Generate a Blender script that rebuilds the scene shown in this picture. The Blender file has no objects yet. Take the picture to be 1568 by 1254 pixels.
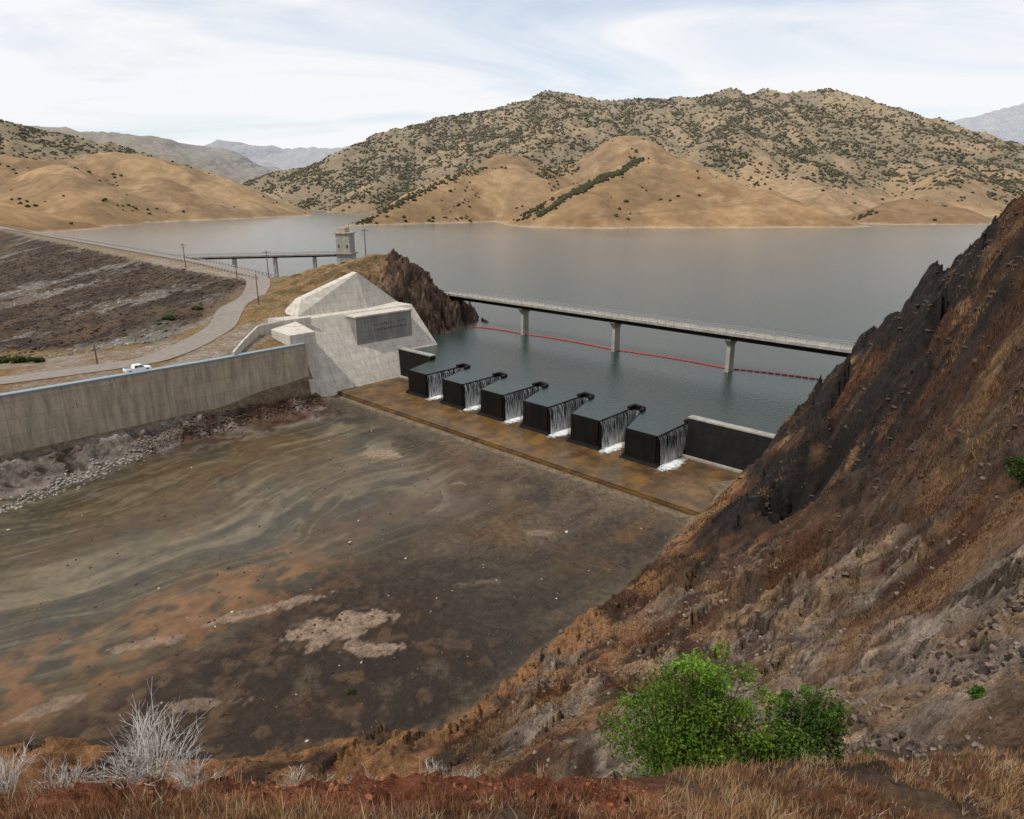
import bpy, bmesh, math, random
import numpy as np
from mathutils import Vector, Matrix
from mathutils.geometry import delaunay_2d_cdt
random.seed(7); RNG=np.random.default_rng(11)
scene=bpy.context.scene
# ---------------------------------------------------------------- site frame
# spillway frame: s = across the channel, r = upstream, z = height above lake level
E=np.array([.7265,-.6872]); N=np.array([.6872,.7265]); O=np.array([42.6,116.7])
def W(s,r): p=O+s*E+r*N; return (float(p[0]),float(p[1]))
def W3(s,r,z): a=W(s,r); return (a[0],a[1],z)
SPM=Matrix(((E[0],N[0],0,O[0]),(E[1],N[1],0,O[1]),(0,0,1,0),(0,0,0,1)))
# ---------------------------------------------------------------- noise
def _h(ix,iy,seed):
    n=(ix.astype(np.int64)*374761393+iy.astype(np.int64)*668265263+seed*974634777)&0xFFFFFFFF
    n=((n^(n>>13))*1274126177)&0xFFFFFFFF
    return ((n^(n>>16))&0xFFFF)/65535.0
def vn(x,y,seed=0):
    x0=np.floor(x);y0=np.floor(y);fx=x-x0;fy=y-y0
    fx=fx*fx*fx*(fx*(fx*6-15)+10);fy=fy*fy*fy*(fy*(fy*6-15)+10)
    a=_h(x0,y0,seed);b=_h(x0+1,y0,seed);c=_h(x0,y0+1,seed);d=_h(x0+1,y0+1,seed)
    return (a*(1-fx)+b*fx)*(1-fy)+(c*(1-fx)+d*fx)*fy
def fbm(x,y,o=4,seed=0,g=.5):
    r=0;a=1;t=0;c,s_=math.cos(.6),math.sin(.6)
    for i in range(o):
        r=r+a*(vn(x,y,seed+i*17)*2-1);t+=a;a*=g
        x,y=(x*c-y*s_)*2.03+5.3,(x*s_+y*c)*2.03-3.7
    return r/t
def ridged(x,y,o=4,seed=0):
    r=0;a=1;t=0
    for i in range(o):
        r=r+a*(1-np.abs(vn(x,y,seed+i*13)*2-1)*2);t+=a;a*=.5
        x,y=x*2.07+3.1,y*2.07+1.7
    return r/t
def cells(x,y,seed=0):
    """faceted, tilted blocks (jointed rock)"""
    ix=np.floor(x);iy=np.floor(y);best=np.full(x.shape,1e9);val=np.zeros(x.shape)
    for dx in(-1,0,1):
        for dy in(-1,0,1):
            cx=ix+dx;cy=iy+dy;ux=x-cx-_h(cx,cy,seed);uy=y-cy-_h(cx,cy,seed+1);d=ux*ux+uy*uy
            v=_h(cx,cy,seed+2)-.5+(ux*(_h(cx,cy,seed+3)-.5)+uy*(_h(cx,cy,seed+4)-.5))*1.6
            m=d<best;best=np.where(m,d,best);val=np.where(m,v,val)
    return val
def sst(a,b,x):
    t=np.clip((x-a)/(b-a),0,1);return t*t*(3-2*t)
def lerp(a,b,m):
    m=np.asarray(m)[...,None];return a*(1-m)+np.asarray(b)*m
# ---------------------------------------------------------------- materials
def new_mat(name):
    m=bpy.data.materials.new(name);m.use_nodes=True
    nt=m.node_tree;b=nt.nodes['Principled BSDF'];return m,nt,b
def nd(nt,t,**k):
    n=nt.nodes.new(t)
    for a,v in k.items(): setattr(n,a,v)
    return n
def noise(nt,scale,detail=4,vec=None,rough=.55):
    n=nd(nt,'ShaderNodeTexNoise');n.inputs['Scale'].default_value=scale;n.inputs['Detail'].default_value=detail
    n.inputs['Roughness'].default_value=rough
    if vec is not None: nt.links.new(vec,n.inputs['Vector'])
    return n
def ramp(nt,fac,stops):
    r=nd(nt,'ShaderNodeValToRGB');nt.links.new(fac,r.inputs[0]);e=r.color_ramp.elements
    while len(e)<len(stops): e.new(.5)
    for i,(p,c) in enumerate(stops):
        e[i].position=p;e[i].color=(c,c,c,1) if not isinstance(c,tuple) else (*c,1)
    return r
def mul(nt,a,b,fac=1.0,mode='MULTIPLY'):
    m=nd(nt,'ShaderNodeMix',data_type='RGBA',blend_type=mode);m.inputs[0].default_value=fac
    nt.links.new(a,m.inputs[6]);nt.links.new(b,m.inputs[7]);return m.outputs[2]
def bump(nt,b,h,strength,dist):
    n=nd(nt,'ShaderNodeBump');n.inputs['Strength'].default_value=strength;n.inputs['Distance'].default_value=dist
    nt.links.new(h,n.inputs['Height']);nt.links.new(n.outputs[0],b.inputs['Normal']);return n
def simple(name,col,rough=.8,nscale=3,var=.35,bd=0.02,metal=0):
    m,nt,b=new_mat(name);tc=nd(nt,'ShaderNodeTexCoord')
    n=noise(nt,nscale,6,tc.outputs['Object']);r=ramp(nt,n.outputs[0],[(.25,1-var),(.75,1+var)])
    rgb=nd(nt,'ShaderNodeRGB');rgb.outputs[0].default_value=(*col,1)
    nt.links.new(mul(nt,rgb.outputs[0],r.outputs[0]),b.inputs['Base Color'])
    b.inputs['Roughness'].default_value=rough;b.inputs['Metallic'].default_value=metal
    if bd: bump(nt,b,n.outputs[0],.6,bd)
    return m
def vcol(name,rough=.9,trans=0,detail=0,bumpd=0):
    m,nt,b=new_mat(name);a=nd(nt,'ShaderNodeAttribute');a.attribute_name='Col'
    b.inputs['Roughness'].default_value=rough;b.inputs['Specular IOR Level'].default_value=.15
    out=a.outputs['Color']
    if detail:
        tc=nd(nt,'ShaderNodeTexCoord');n=noise(nt,detail,5,tc.outputs['Object'])
        out=mul(nt,out,ramp(nt,n.outputs[0],[(.3,.5),(.7,1.4)]).outputs[0])
        if bumpd: bump(nt,b,n.outputs[0],.8,bumpd)
    nt.links.new(out,b.inputs['Base Color'])
    if trans:
        t=nd(nt,'ShaderNodeBsdfTranslucent');nt.links.new(out,t.inputs[0])
        mx=nd(nt,'ShaderNodeMixShader');mx.inputs[0].default_value=trans
        nt.links.new(b.outputs[0],mx.inputs[1]);nt.links.new(t.outputs[0],mx.inputs[2])
        nt.links.new(mx.outputs[0],nt.nodes['Material Output'].inputs[0])
    return m
def terrain_mat():
    m,nt,b=new_mat('terrain_ground');a=nd(nt,'ShaderNodeAttribute');a.attribute_name='Col'
    w=nd(nt,'ShaderNodeAttribute');w.attribute_name='Wet'
    tc=nd(nt,'ShaderNodeTexCoord');P=tc.outputs['Object']
    n1=noise(nt,.9,8,P,.7);n2=noise(nt,7,6,P,.65);n4=noise(nt,.35,9,P,.75)
    vor=nd(nt,'ShaderNodeTexVoronoi',feature='F1');vor.inputs['Scale'].default_value=1.3;nt.links.new(P,vor.inputs['Vector'])
    r1=ramp(nt,n1.outputs[0],[(.3,.42),(.7,1.6)]);r2=ramp(nt,n2.outputs[0],[(.3,.55),(.7,1.45)])
    dry=mul(nt,mul(nt,a.outputs['Color'],r1.outputs[0]),r2.outputs[0])
    r3=ramp(nt,n4.outputs[0],[(.35,.68),(.65,1.35)])
    wet=mul(nt,a.outputs['Color'],r3.outputs[0])
    mx=nd(nt,'ShaderNodeMix',data_type='RGBA');nt.links.new(w.outputs['Fac'],mx.inputs[0])
    nt.links.new(dry,mx.inputs[6]);nt.links.new(wet,mx.inputs[7]);nt.links.new(mx.outputs[2],b.inputs['Base Color'])
    mr=nd(nt,'ShaderNodeMapRange');nt.links.new(w.outputs['Fac'],mr.inputs[0]);mr.inputs[3].default_value=.95;mr.inputs[4].default_value=.3
    nt.links.new(mr.outputs[0],b.inputs['Roughness']);b.inputs['Specular IOR Level'].default_value=.2
    ad=nd(nt,'ShaderNodeMath',operation='ADD');nt.links.new(n1.outputs[0],ad.inputs[0])
    m2=nd(nt,'ShaderNodeMath',operation='MULTIPLY');m2.inputs[1].default_value=.4;nt.links.new(n2.outputs[0],m2.inputs[0])
    nt.links.new(m2.outputs[0],ad.inputs[1])
    ad2=nd(nt,'ShaderNodeMath',operation='ADD');nt.links.new(ad.outputs[0],ad2.inputs[0])
    m3=nd(nt,'ShaderNodeMath',operation='MULTIPLY');m3.inputs[1].default_value=.3;nt.links.new(vor.outputs[0],m3.inputs[0]);nt.links.new(m3.outputs[0],ad2.inputs[1])
    bp=bump(nt,b,ad2.outputs[0],.8,.9)
    ms=nd(nt,'ShaderNodeMapRange');nt.links.new(w.outputs['Fac'],ms.inputs[0]);ms.inputs[3].default_value=1.0;ms.inputs[4].default_value=.04
    nt.links.new(ms.outputs[0],bp.inputs['Strength'])
    return m
# ---------------------------------------------------------------- mesh helpers
def link(ob): scene.collection.objects.link(ob);return ob
def raw_mesh(name,V,F,mat,col=None,wet=None,smooth=False,nper=None):
    V=np.asarray(V,dtype=np.float32);F=np.asarray(F,dtype=np.int32);k=F.shape[1]
    me=bpy.data.meshes.new(name);me.vertices.add(len(V));me.vertices.foreach_set('co',V.ravel())
    me.loops.add(F.size);me.loops.foreach_set('vertex_index',F.ravel())
    me.polygons.add(len(F));me.polygons.foreach_set('loop_start',np.arange(0,F.size,k,dtype=np.int32))
    me.polygons.foreach_set('loop_total',np.full(len(F),k,dtype=np.int32))
    if smooth: me.polygons.foreach_set('use_smooth',np.ones(len(F),dtype=bool))
    me.update();me.validate()
    if col is not None:
        a=me.color_attributes.new('Col','FLOAT_COLOR','POINT')
        c=np.ones((len(V),4),dtype=np.float32);c[:,:3]=col;a.data.foreach_set('color',c.ravel())
    if wet is not None:
        a=me.attributes.new('Wet','FLOAT','POINT');a.data.foreach_set('value',np.asarray(wet,dtype=np.float32).ravel())
    me.materials.append(mat);return link(bpy.data.objects.new(name,me))
def grid_mesh(name,xs,ys,Z,col,wet,mat):
    ny,nx=Z.shape;X,Y=np.meshgrid(xs,ys);V=np.stack([X,Y,Z],-1).reshape(-1,3)
    i=np.arange((ny-1)*(nx-1));a=(i//(nx-1))*nx+i%(nx-1)
    F=np.stack([a,a+1,a+nx+1,a+nx],1)
    return raw_mesh(name,V,F,mat,col.reshape(-1,3),wet,True)
class MB:
    """collects boxes / prisms / tubes into one mesh"""
    def __init__(s): s.v=[];s.f=[];s.m=[]
    def poly(s,vs,fs,mi=0):
        b=len(s.v);s.v+= [tuple(v) for v in vs];s.f+=[tuple(b+i for i in f) for f in fs];s.m+=[mi]*len(fs)
    def box(s,x0,x1,y0,y1,z0,z1,mi=0):
        s.poly([(x0,y0,z0),(x1,y0,z0),(x1,y1,z0),(x0,y1,z0),(x0,y0,z1),(x1,y0,z1),(x1,y1,z1),(x0,y1,z1)],
          [(0,3,2,1),(4,5,6,7),(0,1,5,4),(1,2,6,5),(2,3,7,6),(3,0,4,7)],mi)
    def hexa(s,b4,t4,mi=0):
        s.poly(list(b4)+list(t4),[(3,2,1,0),(4,5,6,7),(0,1,5,4),(1,2,6,5),(2,3,7,6),(3,0,4,7)],mi)
    def tube(s,p,q,r0,r1=None,n=6,mi=0):
        r1=r0 if r1 is None else r1;p=Vector(p);q=Vector(q);d=(q-p).normalized()
        u=d.orthogonal().normalized();w=d.cross(u);vs=[]
        for c,r in((p,r0),(q,r1)):
            for i in range(n):
                a=2*math.pi*i/n;vs.append(c+u*math.cos(a)*r+w*math.sin(a)*r)
        s.poly(vs,[(i,(i+1)%n,n+(i+1)%n,n+i) for i in range(n)]+[tuple(range(n))[::-1],tuple(range(n,2*n))],mi)
    def wall(s,p,q,th,z0,z1,mi=0,z0b=None,z1b=None):
        d=np.array([q[0]-p[0],q[1]-p[1]]);L=np.linalg.norm(d);nn=np.array([-d[1],d[0]])/L*th/2
        z0b=z0 if z0b is None else z0b;z1b=z1 if z1b is None else z1b
        a=(p[0]-nn[0],p[1]-nn[1]);b=(q[0]-nn[0],q[1]-nn[1]);c=(q[0]+nn[0],q[1]+nn[1]);e=(p[0]+nn[0],p[1]+nn[1])
        s.hexa([(*a,z0),(*b,z0b),(*c,z0b),(*e,z0)],[(*a,z1),(*b,z1b),(*c,z1b),(*e,z1)],mi)
    def make(s,name,mats,M=None,parent=None,bevel=0):
        me=bpy.data.meshes.new(name);me.from_pydata(s.v,[],s.f)
        for m in (mats if isinstance(mats,list) else [mats]): me.materials.append(m)
        for p,i in zip(me.polygons,s.m): p.material_index=i
        me.update();ob=link(bpy.data.objects.new(name,me))
        if M is not None: ob.matrix_world=M
        if parent: ob.parent=parent
        if bevel:
            bv=ob.modifiers.new('b','BEVEL');bv.width=bevel;bv.segments=1
        return ob
# ---------------------------------------------------------------- near terrain control points
P=[];ED=[]
def pt(x,y,z): P.append((x,y,z));return len(P)-1
def ln(pts):
    ids=[pt(*p) for p in pts]
    ED.extend(zip(ids[:-1],ids[1:]));return ids
ln([W3(-107.2,-17,-7.4),W3(-70,-17,-7.3),W3(-30,-17,-7.3),W3(-1,-16,-7.3)])
ln([W3(-108.5,14,-7.4),W3(-60,14,-7.5),W3(-1,13,-7.4)])
for s in(-85,-60,-35,-15):
    for r in(-35,-60,-85): pt(*W3(s,r,-7.6+r*.008))
ln([W3(-105.5,-25,-7.6),W3(-105,-50,-8),W3(-101,-68,-8.3),W3(-95,-90,-8.6),W3(-93,-130,-9),W3(-93,-175,-9.5)])
ln([W3(-108.0,-22,-5.8),W3(-108.4,-34,-4),W3(-108.5,-50,-3.6),W3(-108.7,-90,-4),W3(-108.7,-180,-5)])
ln([W3(-112.2,-24,7.6),W3(-111.2,-50,7.7),W3(-110.8,-90,7.8),W3(-110.8,-180,7.8)])
ln([W3(0.5,14,-6),W3(.5,0,-6),W3(0,-14,-7.2),W3(1,-30,-7.8),W3(2.8,-46,-8),W3(3.8,-62,-8),W3(4.9,-75.6,-8),
    W3(-4,-88,-8.2),W3(-11.6,-95.8,-8.4),W3(-30,-108.5,-8.8),W3(-60,-130,-9.2),W3(-95,-158,-9.6)])
for p in [(-10,25,12),(-12,40,-1),(-30,25,11),(-30,42,-2),(-60,22,8),(-60,40,-3),(-100,5,5),(-95,25,-6),
 (-8,10.5,31),(-3.5,10.3,31.5),(-.6,10.5,32),(-14,10,28),(-30,8,24),(-60,0,22),(-150,-10,10),(-8,16,22),(0,17,23.5),(0,27,13)]: pt(*p)
for p in [(0,-.5,43.3),(-6,0,42.4),(5,0,42.6),(0,-10,45),(-20,-10,40),(20,-10,52),(60,-10,62),(-14,3,36),
 (7.9,8.1,35.9),(4.9,7.75,36.3),(1.8,6.6,37.6),(-.6,5.4,38.9),(-2.6,5.4,38.9),(-5.6,5.8,38.5),
 (2.3,8.7,36.1),(-.7,7.1,37.7),(-3.2,7,37.8),(-7,7.3,37.4),(-10,7,36.5)]: pt(*p)
for p in [(49.5,68.2,42),(45,60.3,36.8),(54.1,85.4,33.3),(39,50.8,33.1),(45.9,70.3,28.5),(51.3,97.6,22.1),(33,41.7,30.9),
 (38.2,56.8,25.8),(43.5,83.3,16.8),(48.1,111.7,7.2),(27,33.1,30.2),(31.9,46,24.5),(37,68.9,14.2),(38.7,93.7,3.1),(21.8,25.8,30.4),
 (25.5,35.6,24.9),(28.7,51.6,15.8),(28,71.2,4.8),(24,87.2,-4.3),(17.3,19.8,31.3),(19.7,26.7,26.6),(21.7,37.9,18.9),(21,51.7,9.4),
 (15.7,65.5,-.1),(11.3,75,-6.7),(13.5,15,32.7),(14.7,19.2,29.2),(15.3,25.8,23.8),(14.7,35,16.2),(11.6,46.6,6.6),(4.4,58.3,-3),
 (10.5,11.3,34.1),(10.8,13.7,31.8),(10.9,17.7,27.9),(9.1,20.9,24.8),(6.6,25.7,20.2),(2.5,32.2,14),(-5,49.9,-3.1),
 (25,8,43),(40,25,45),(55,40,52),(70,60,58),(75,80,55),(90,60,66),(170,-10,90),(170,90,70),
 (54.7,120,9),(59.5,118,18.5),(60.6,112,24.8),(60,100,29.4),(58.5,95,36.4),(57.7,85,42.3),(55.7,78,45.6),
 (49.9,122.5,1.5),(62,127,8),(58,134,-2),(72,122,20),(75,108,32),(80,128,12),(78,140,0),(66,140,-4),(95,110,30),
 (98,139,-1),W3(50,55,10),(125,112,20),(170,130,25),(150,155,-3)]: pt(*p)
for p in [W3(-60,35,-12),W3(-100,30,-8),W3(-60,80,-15),W3(-10,30,-8),(60,230,-18),(0,400,-20),(170,300,-20),(170,800,-20),(-300,800,-20),(-100,450,-18),(-8,285,-6)]: pt(*p)
for p in [W3(-113,-21,-7.4),W3(-112,5,-7.4),W3(-117,-8,-6),W3(-117,18,-8),W3(-124,-16,6),W3(-127,4,6),W3(-134,-14,14.5),W3(-136,4,19),W3(-135,20,15),W3(-128,29,7),
 W3(-122,33,-3),(-43,250,26),(-38,246,23),(-59.6,250,22.5),(-69,250,20),(-84,250,16.7),(-31,243,17),(-25,254,10),(-30,258,9.8),(-23,240,1),(-22,243.5,4),(-11.5,264,-.5),(-15,256,7),(-18,252,8),(-13,251,-1),(-23,270,3),
 (-45,272,8),(-45,290,-4),(-72,275,8),(-72,298,-4),(-100,300,0),(-66,188,10),(-60,200,14),(-82.7,226,13.6),(-70,222,17),(-55,232,22.5),(-85,205,12.6),(-80.7,175,9),
 (-84,145.5,8),(-106,136,8),(-69,168,8.3),(-120,156,7),(-139,180,2.7),(-116.5,174,5.1),(-93.5,182,8.2),(-92.6,198,9.3),(-100,160,7.6)]: pt(*p)
ln([(-94,250,16),(-139,306,16),(-300,473,16),(-471,650,16),(-560,742,16)])
ln([(-87,257,16),(-132,313,16),(-293,480,16),(-464,657,16),(-555,752,16)])
ln([(-104,338,-3),(-265,507,-3),(-436,684,-3),(-500,760,-3)])
for p in [(-250,290,-2),(-400,440,-8),(-560,600,-8),(-560,-10,5),(-560,300,0),(-200,80,7),(-220,150,3),(-560,800,10),(-150,140,6.5)]: pt(*p)
vin=[Vector((p[0],p[1])) for p in P]
ov,oe,of,orv,_,_=delaunay_2d_cdt(vin,ED,[],0,1e-4)
oz=[]
PA=np.array(P)
for i,v in enumerate(ov):
    if orv[i]: oz.append(P[orv[i][0]][2])
    else:
        d=(PA[:,0]-v[0])**2+(PA[:,1]-v[1])**2;k=np.argsort(d)[:3];w_=1/(d[k]+.1);oz.append(float((PA[k,2]*w_).sum()/w_.sum()))
def axis(lo,hi,m,f,c=0):
    a=[c]
    while a[-1]<hi: a.append(a[-1]+max(m,f*abs(a[-1])))
    b=[c]
    while b[-1]>lo: b.append(b[-1]-max(m,f*abs(b[-1])))
    return np.array(b[::-1][:-1]+a)
xs=axis(-555,165,.12,.0062);ys=axis(-8,755,.10,.0050)
xs=np.clip(xs,-559,169);ys=np.clip(ys,-9.9,799)
nx,ny=len(xs),len(ys);Z=np.full((ny,nx),-10.0)
for f in of:
    a,b,c=[(ov[i][0],ov[i][1],oz[i]) for i in f]
    x0=min(a[0],b[0],c[0]);x1=max(a[0],b[0],c[0]);y0=min(a[1],b[1],c[1]);y1=max(a[1],b[1],c[1])
    i0,i1=np.searchsorted(xs,x0),np.searchsorted(xs,x1,'right');j0,j1=np.searchsorted(ys,y0),np.searchsorted(ys,y1,'right')
    if i1<=i0 or j1<=j0: continue
    X,Y=np.meshgrid(xs[i0:i1],ys[j0:j1])
    dt=(b[1]-c[1])*(a[0]-c[0])+(c[0]-b[0])*(a[1]-c[1])
    if abs(dt)<1e-9: continue
    l1=((b[1]-c[1])*(X-c[0])+(c[0]-b[0])*(Y-c[1]))/dt;l2=((c[1]-a[1])*(X-c[0])+(a[0]-c[0])*(Y-c[1]))/dt;l3=1-l1-l2
    m=(l1>=-1e-6)&(l2>=-1e-6)&(l3>=-1e-6)
    sub=Z[j0:j1,i0:i1];sub[m]=(l1*a[2]+l2*b[2]+l3*c[2])[m]
X,Y=np.meshgrid(xs,ys)
S=(X-O[0])*E[0]+(Y-O[1])*E[1];R=(X-O[0])*N[0]+(Y-O[1])*N[1]
def blur(A,n):
    for _ in range(n):
        B=np.pad(A,1,mode='edge');A=(B[:-2,1:-1]+B[2:,1:-1]+2*B[1:-1,1:-1])/4
        B=np.pad(A,1,mode='edge');A=(B[1:-1,:-2]+B[1:-1,2:]+2*B[1:-1,1:-1])/4
    return A
Zl=blur(Z,1);Zs=blur(Z,24)
keep=np.maximum(sst(-97,-103,S)*sst(-200,-190,R)*sst(40,30,R),0)
Z=Zs*(1-keep)+Zl*keep
DC=np.sqrt(X*X+Y*Y+(45-Z)**2)
bed=(sst(-7.0,-7.6,Z))*sst(-110,-108,S)*sst(6,2,S)*sst(-17,-18,R)
right=sst(-2,4,S+np.where(R<-78,(-R-78)*1.0,0))*sst(60,30,R)*(1-bed)
right=np.clip(right,0,1)
knoll=np.maximum(sst(-20,-12,R)*sst(-114,-118,S)*sst(-86,-78,X)*sst(300,280,Y),sst(18,28,R)*sst(-110,-114,S)*sst(-60,-50,X)*sst(300,280,Y))
knoll=np.clip(knoll*sst(-3,0,Z),0,1)
dml=(-(X+94)*.728-(Y-250)*.686)
dal=(-(X+94)*.686+(Y-250)*.728)
dam=sst(0.5,3,dml)*sst(-88,-97,X)*np.where((Y-172)>(X+116)*.25,1,0)*sst(165,178,Y+0.25*(-(X+95)))
plate=sst(-110.8,-112,S)*(1-dam)*(1-knoll)*sst(20,5,R)
n_big=fbm(X*.05,Y*.05,4,1);n_mid=fbm(X*.18,Y*.18,5,5);n_fine=fbm(X*.9,Y*.9,4,9)
na=fbm(X*.07,Y*.07,5,41);nb=fbm(X*.22,Y*.22,5,51);nc=fbm(X*.5,Y*.5,4,61);ne=fbm(S*.25,R*.08+Z*.1,5,71);nf=fbm(X*1.7,Y*1.7,4,65)
edge=right*sst(-56,-30,R+14*nb+6*nc)*sst(-5,-1,Z)            # dark jointed cliff along the lake side
lowrock=sst(30,22,X+6*nb)*sst(12,17,Y)*sst(78,60,Y)*sst(-2,4,X+.12*(60-Y))
rmask=np.clip(np.maximum(edge*sst(-.30,.1,ne+.3*nc),np.maximum(sst(.02,.2,ne+.2*nb)*.85,lowrock*sst(-.28,.0,ne*.7+.5*na+.2*nc))),0,1)
rg=ridged(S*.10+n_big,R*.05+Z*.04,5,21)
amp=np.clip(DC*.022,.10,1.7)
c1=cells(S*.22+.6*nb,R*.14+Z*.06+.3*nc,501);c2=cells(S*.7+.5*nc,R*.45+Z*.12,511);c3=cells(S*2.1+.4*nf,R*1.5,521);c4=cells(X*5,Y*5,531)
near=sst(30,12,Y)
ledge=sst(8.2,7.4,Y+.3*nc)*sst(5.6,6.3,Y+.3*nc)*sst(2.6,1.0,X)*sst(-6.5,-5,X)
Z=Z+right*(rg*amp*.8+n_mid*amp*.75+n_fine*np.clip(DC*.010,.05,.42)
   +rmask*(c1*amp*.95*(1+edge*.9)+c2*amp*.6+c3*np.clip(DC*.008,.08,.30))+near*sst(7.5,9,Y)*c4*.10*rmask)+ledge*(cells(X*2.6,Y*2.6,581)*.28+c4*.12)
# hollow under an overhang on the slope
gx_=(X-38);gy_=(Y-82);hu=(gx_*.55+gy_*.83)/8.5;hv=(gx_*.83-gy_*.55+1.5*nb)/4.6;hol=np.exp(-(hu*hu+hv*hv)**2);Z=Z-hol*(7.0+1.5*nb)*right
Z=Z+knoll*(n_mid*1.3+n_fine*.5)+knoll*sst(-46,-38,X+2*nb)*(cells(X*.16,Y*.16,541)*5+cells(X*.5,Y*.5,551)*2.2+ridged(X*.12,Y*.12,4,31)*1.6)
bank=sst(-92,-97,S)*sst(-108.5,-107,S)*sst(-20,-25,R)*sst(-8.6,-7,Z)
Z=Z+bank*(n_mid*.9+n_fine*.5+cells(S*.5,R*.4,561)*1.0)+dam*(n_fine*.3+n_mid*.3+cells(X*.6,Y*.6,571)*.6)+bed*(n_mid*.13+n_fine*.05)+plate*n_fine*.04
def samp(A,x,y):
    x=np.atleast_1d(np.asarray(x,float));y=np.atleast_1d(np.asarray(y,float))
    i=np.clip(np.searchsorted(xs,x)-1,0,nx-2);j=np.clip(np.searchsorted(ys,y)-1,0,ny-2)
    fx=np.clip((x-xs[i])/(xs[i+1]-xs[i]),0,1);fy=np.clip((y-ys[j])/(ys[j+1]-ys[j]),0,1)
    return (A[j,i]*(1-fx)+A[j,i+1]*fx)*(1-fy)+(A[j+1,i]*(1-fx)+A[j+1,i+1]*fx)*fy
def H(x,y): return float(samp(Z,x,y)[0])
gy,gx=np.gradient(Z,ys,xs);slope=np.sqrt(gx*gx+gy*gy)
# ---------------------------------------------------------------- near terrain colour
c_tan=np.array((.27,.16,.08));c_red=np.array((.095,.045,.025));c_dk=np.array((.037,.024,.017));c_gray=np.array((.235,.185,.145));c_or=np.array((.22,.112,.048))
Z0=np.zeros((ny,nx,3));col=Z0+np.array((.2,.15,.1))
rc=Z0+c_red
rc=lerp(rc,c_tan,sst(.05,.45,nb+.18*sst(45,20,Y)*sst(25,0,X))*.8)
rc=lerp(rc,c_or,sst(.1,.45,nc)*.55)
rc=lerp(rc,np.array((.045,.027,.018)),sst(-.05,.35,-nb+.3*nf)*.85)
rk=lerp(Z0+np.array((.07,.046,.034)),c_gray,lowrock*sst(-.35,.1,na+.4*nc+.2*nf+.15))
rk=lerp(rk,np.array((.26,.16,.085)),sst(-.05,.3,nc+.3*nb)*.7*(.3+.7*lowrock));rk=rk*(1+.6*np.clip(c2,-.6,.6)+.4*np.clip(c3,-.6,.6))[...,None]
rc=lerp(rc,rk,rmask)
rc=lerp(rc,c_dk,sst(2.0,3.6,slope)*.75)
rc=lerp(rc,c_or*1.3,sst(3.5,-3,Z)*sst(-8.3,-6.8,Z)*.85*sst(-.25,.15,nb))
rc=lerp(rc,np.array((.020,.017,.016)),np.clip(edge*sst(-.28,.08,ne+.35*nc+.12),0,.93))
rc=lerp(rc,np.array((.012,.009,.007)),np.clip(hol*1.8,0,.95))  # overhang shadow painted into the hollow as near-black colour
redsoil=sst(9.0,7.6,Y+.5*nc)*sst(5.3,6.1,Y+.5*nc)*sst(3.2,1.4,X)
rc=lerp(rc,np.array((.25,.085,.042)),redsoil*sst(-.45,-.1,nc)*.85)
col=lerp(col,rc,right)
mud=np.array((.072,.053,.036));water=np.array((.072,.056,.030));dark=np.array((.028,.019,.014));pale=np.array((.30,.215,.155));orange=np.array((.14,.07,.028))
wq=1.8*fbm(S*.03,R*.025,3,81)
st=fbm(S*.14+wq,R*.016+.5*wq,4,91);st2=fbm(S*.45+3*wq,R*.04+wq,4,95);st3=fbm(S*.28+2*wq,R*.02+.8*wq,3,97)
bc=Z0+mud
bc=lerp(bc,np.array((.037,.028,.022)),sst(-.2,.3,nb+.4*nf)*.8)
bc=lerp(bc,orange,sst(.12,.45,fbm(X*.1,Y*.1,6,101)+.3*nf)*.6)
bc=lerp(bc,np.array((.11,.082,.053)),sst(.12,.4,fbm(S*.2,R*.06,6,104)+.2*nf)*.65)
wm=sst(-24,-38,S+8*na)*sst(-22,-36,R+9*nb)
bc=lerp(bc,water,wm);bc=lerp(bc,water*.5,wm*sst(.0,.35,-st)*.85)
bc=lerp(bc,np.array((.040,.037,.028)),sst(.0,.3,na+.35*sst(-60,-80,S)*sst(-75,-50,R))*.55)
bc=lerp(bc,np.array((.085,.046,.02)),wm*sst(-.1,.3,-na+.2*nf)*.45)
bc=lerp(bc,np.array((.15,.12,.075)),wm*sst(.06,.28,st)*.7);bc=lerp(bc,np.array((.14,.11,.068)),sst(-15,-40,S+9*na)*sst(-18,-30,R)*np.exp(-(st3/.05)**2)*.55)
bc=lerp(bc,np.array((.12,.095,.058)),wm*sst(.12,.4,st2)*.5)
dz=sst(-38,-24,S+8*nb+5*nc)*sst(-50,-70,R+9*na+5*nb)
bc=lerp(bc,dark,dz*np.clip(sst(-.5,.15,nb+.5*nf+.25),0,1)*.9)
bc=lerp(bc,np.array((.13,.08,.045)),dz*sst(.15,.35,nc*.6+nb*.6)*.5)
rim=sst(-46,-38,S+7*nb+4*nc)*sst(-22,-31,S+7*nb+4*nc)*sst(-60,-74,R)
bc=lerp(bc,orange*1.15,rim*sst(-.3,.25,nc+nb)*.7)
def blob(x,y,rx,ry,ang,k=1.0):
    ca,sa=math.cos(ang),math.sin(ang);u=((X-x)*ca+(Y-y)*sa)/rx;v=(-(X-x)*sa+(Y-y)*ca)/ry
    return sst(1.1,.8,np.sqrt(u*u+v*v)+nb*.7+nc*.7+nf*.35)*k
pl=np.maximum.reduce([blob(-27,136,4.2,1.8,-.3,.8),blob(-23,75,6,2.8,.5),blob(-18,71.5,4,1.6,-.1),blob(-33,80,9,1.2,.45,.8),blob(-45,73,4,1.0,.3,.5),blob(-10,121,2,1,0,.4),blob(4,101,2.0,1.0,0,.5),blob(-52,61,5,1.0,.6,.5),blob(-34,62,4,1.0,.1,.5),blob(-5,86,4,1.0,.3,.25)])
bc=lerp(bc,pale,pl)
col=lerp(col,bc,bed)
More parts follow.
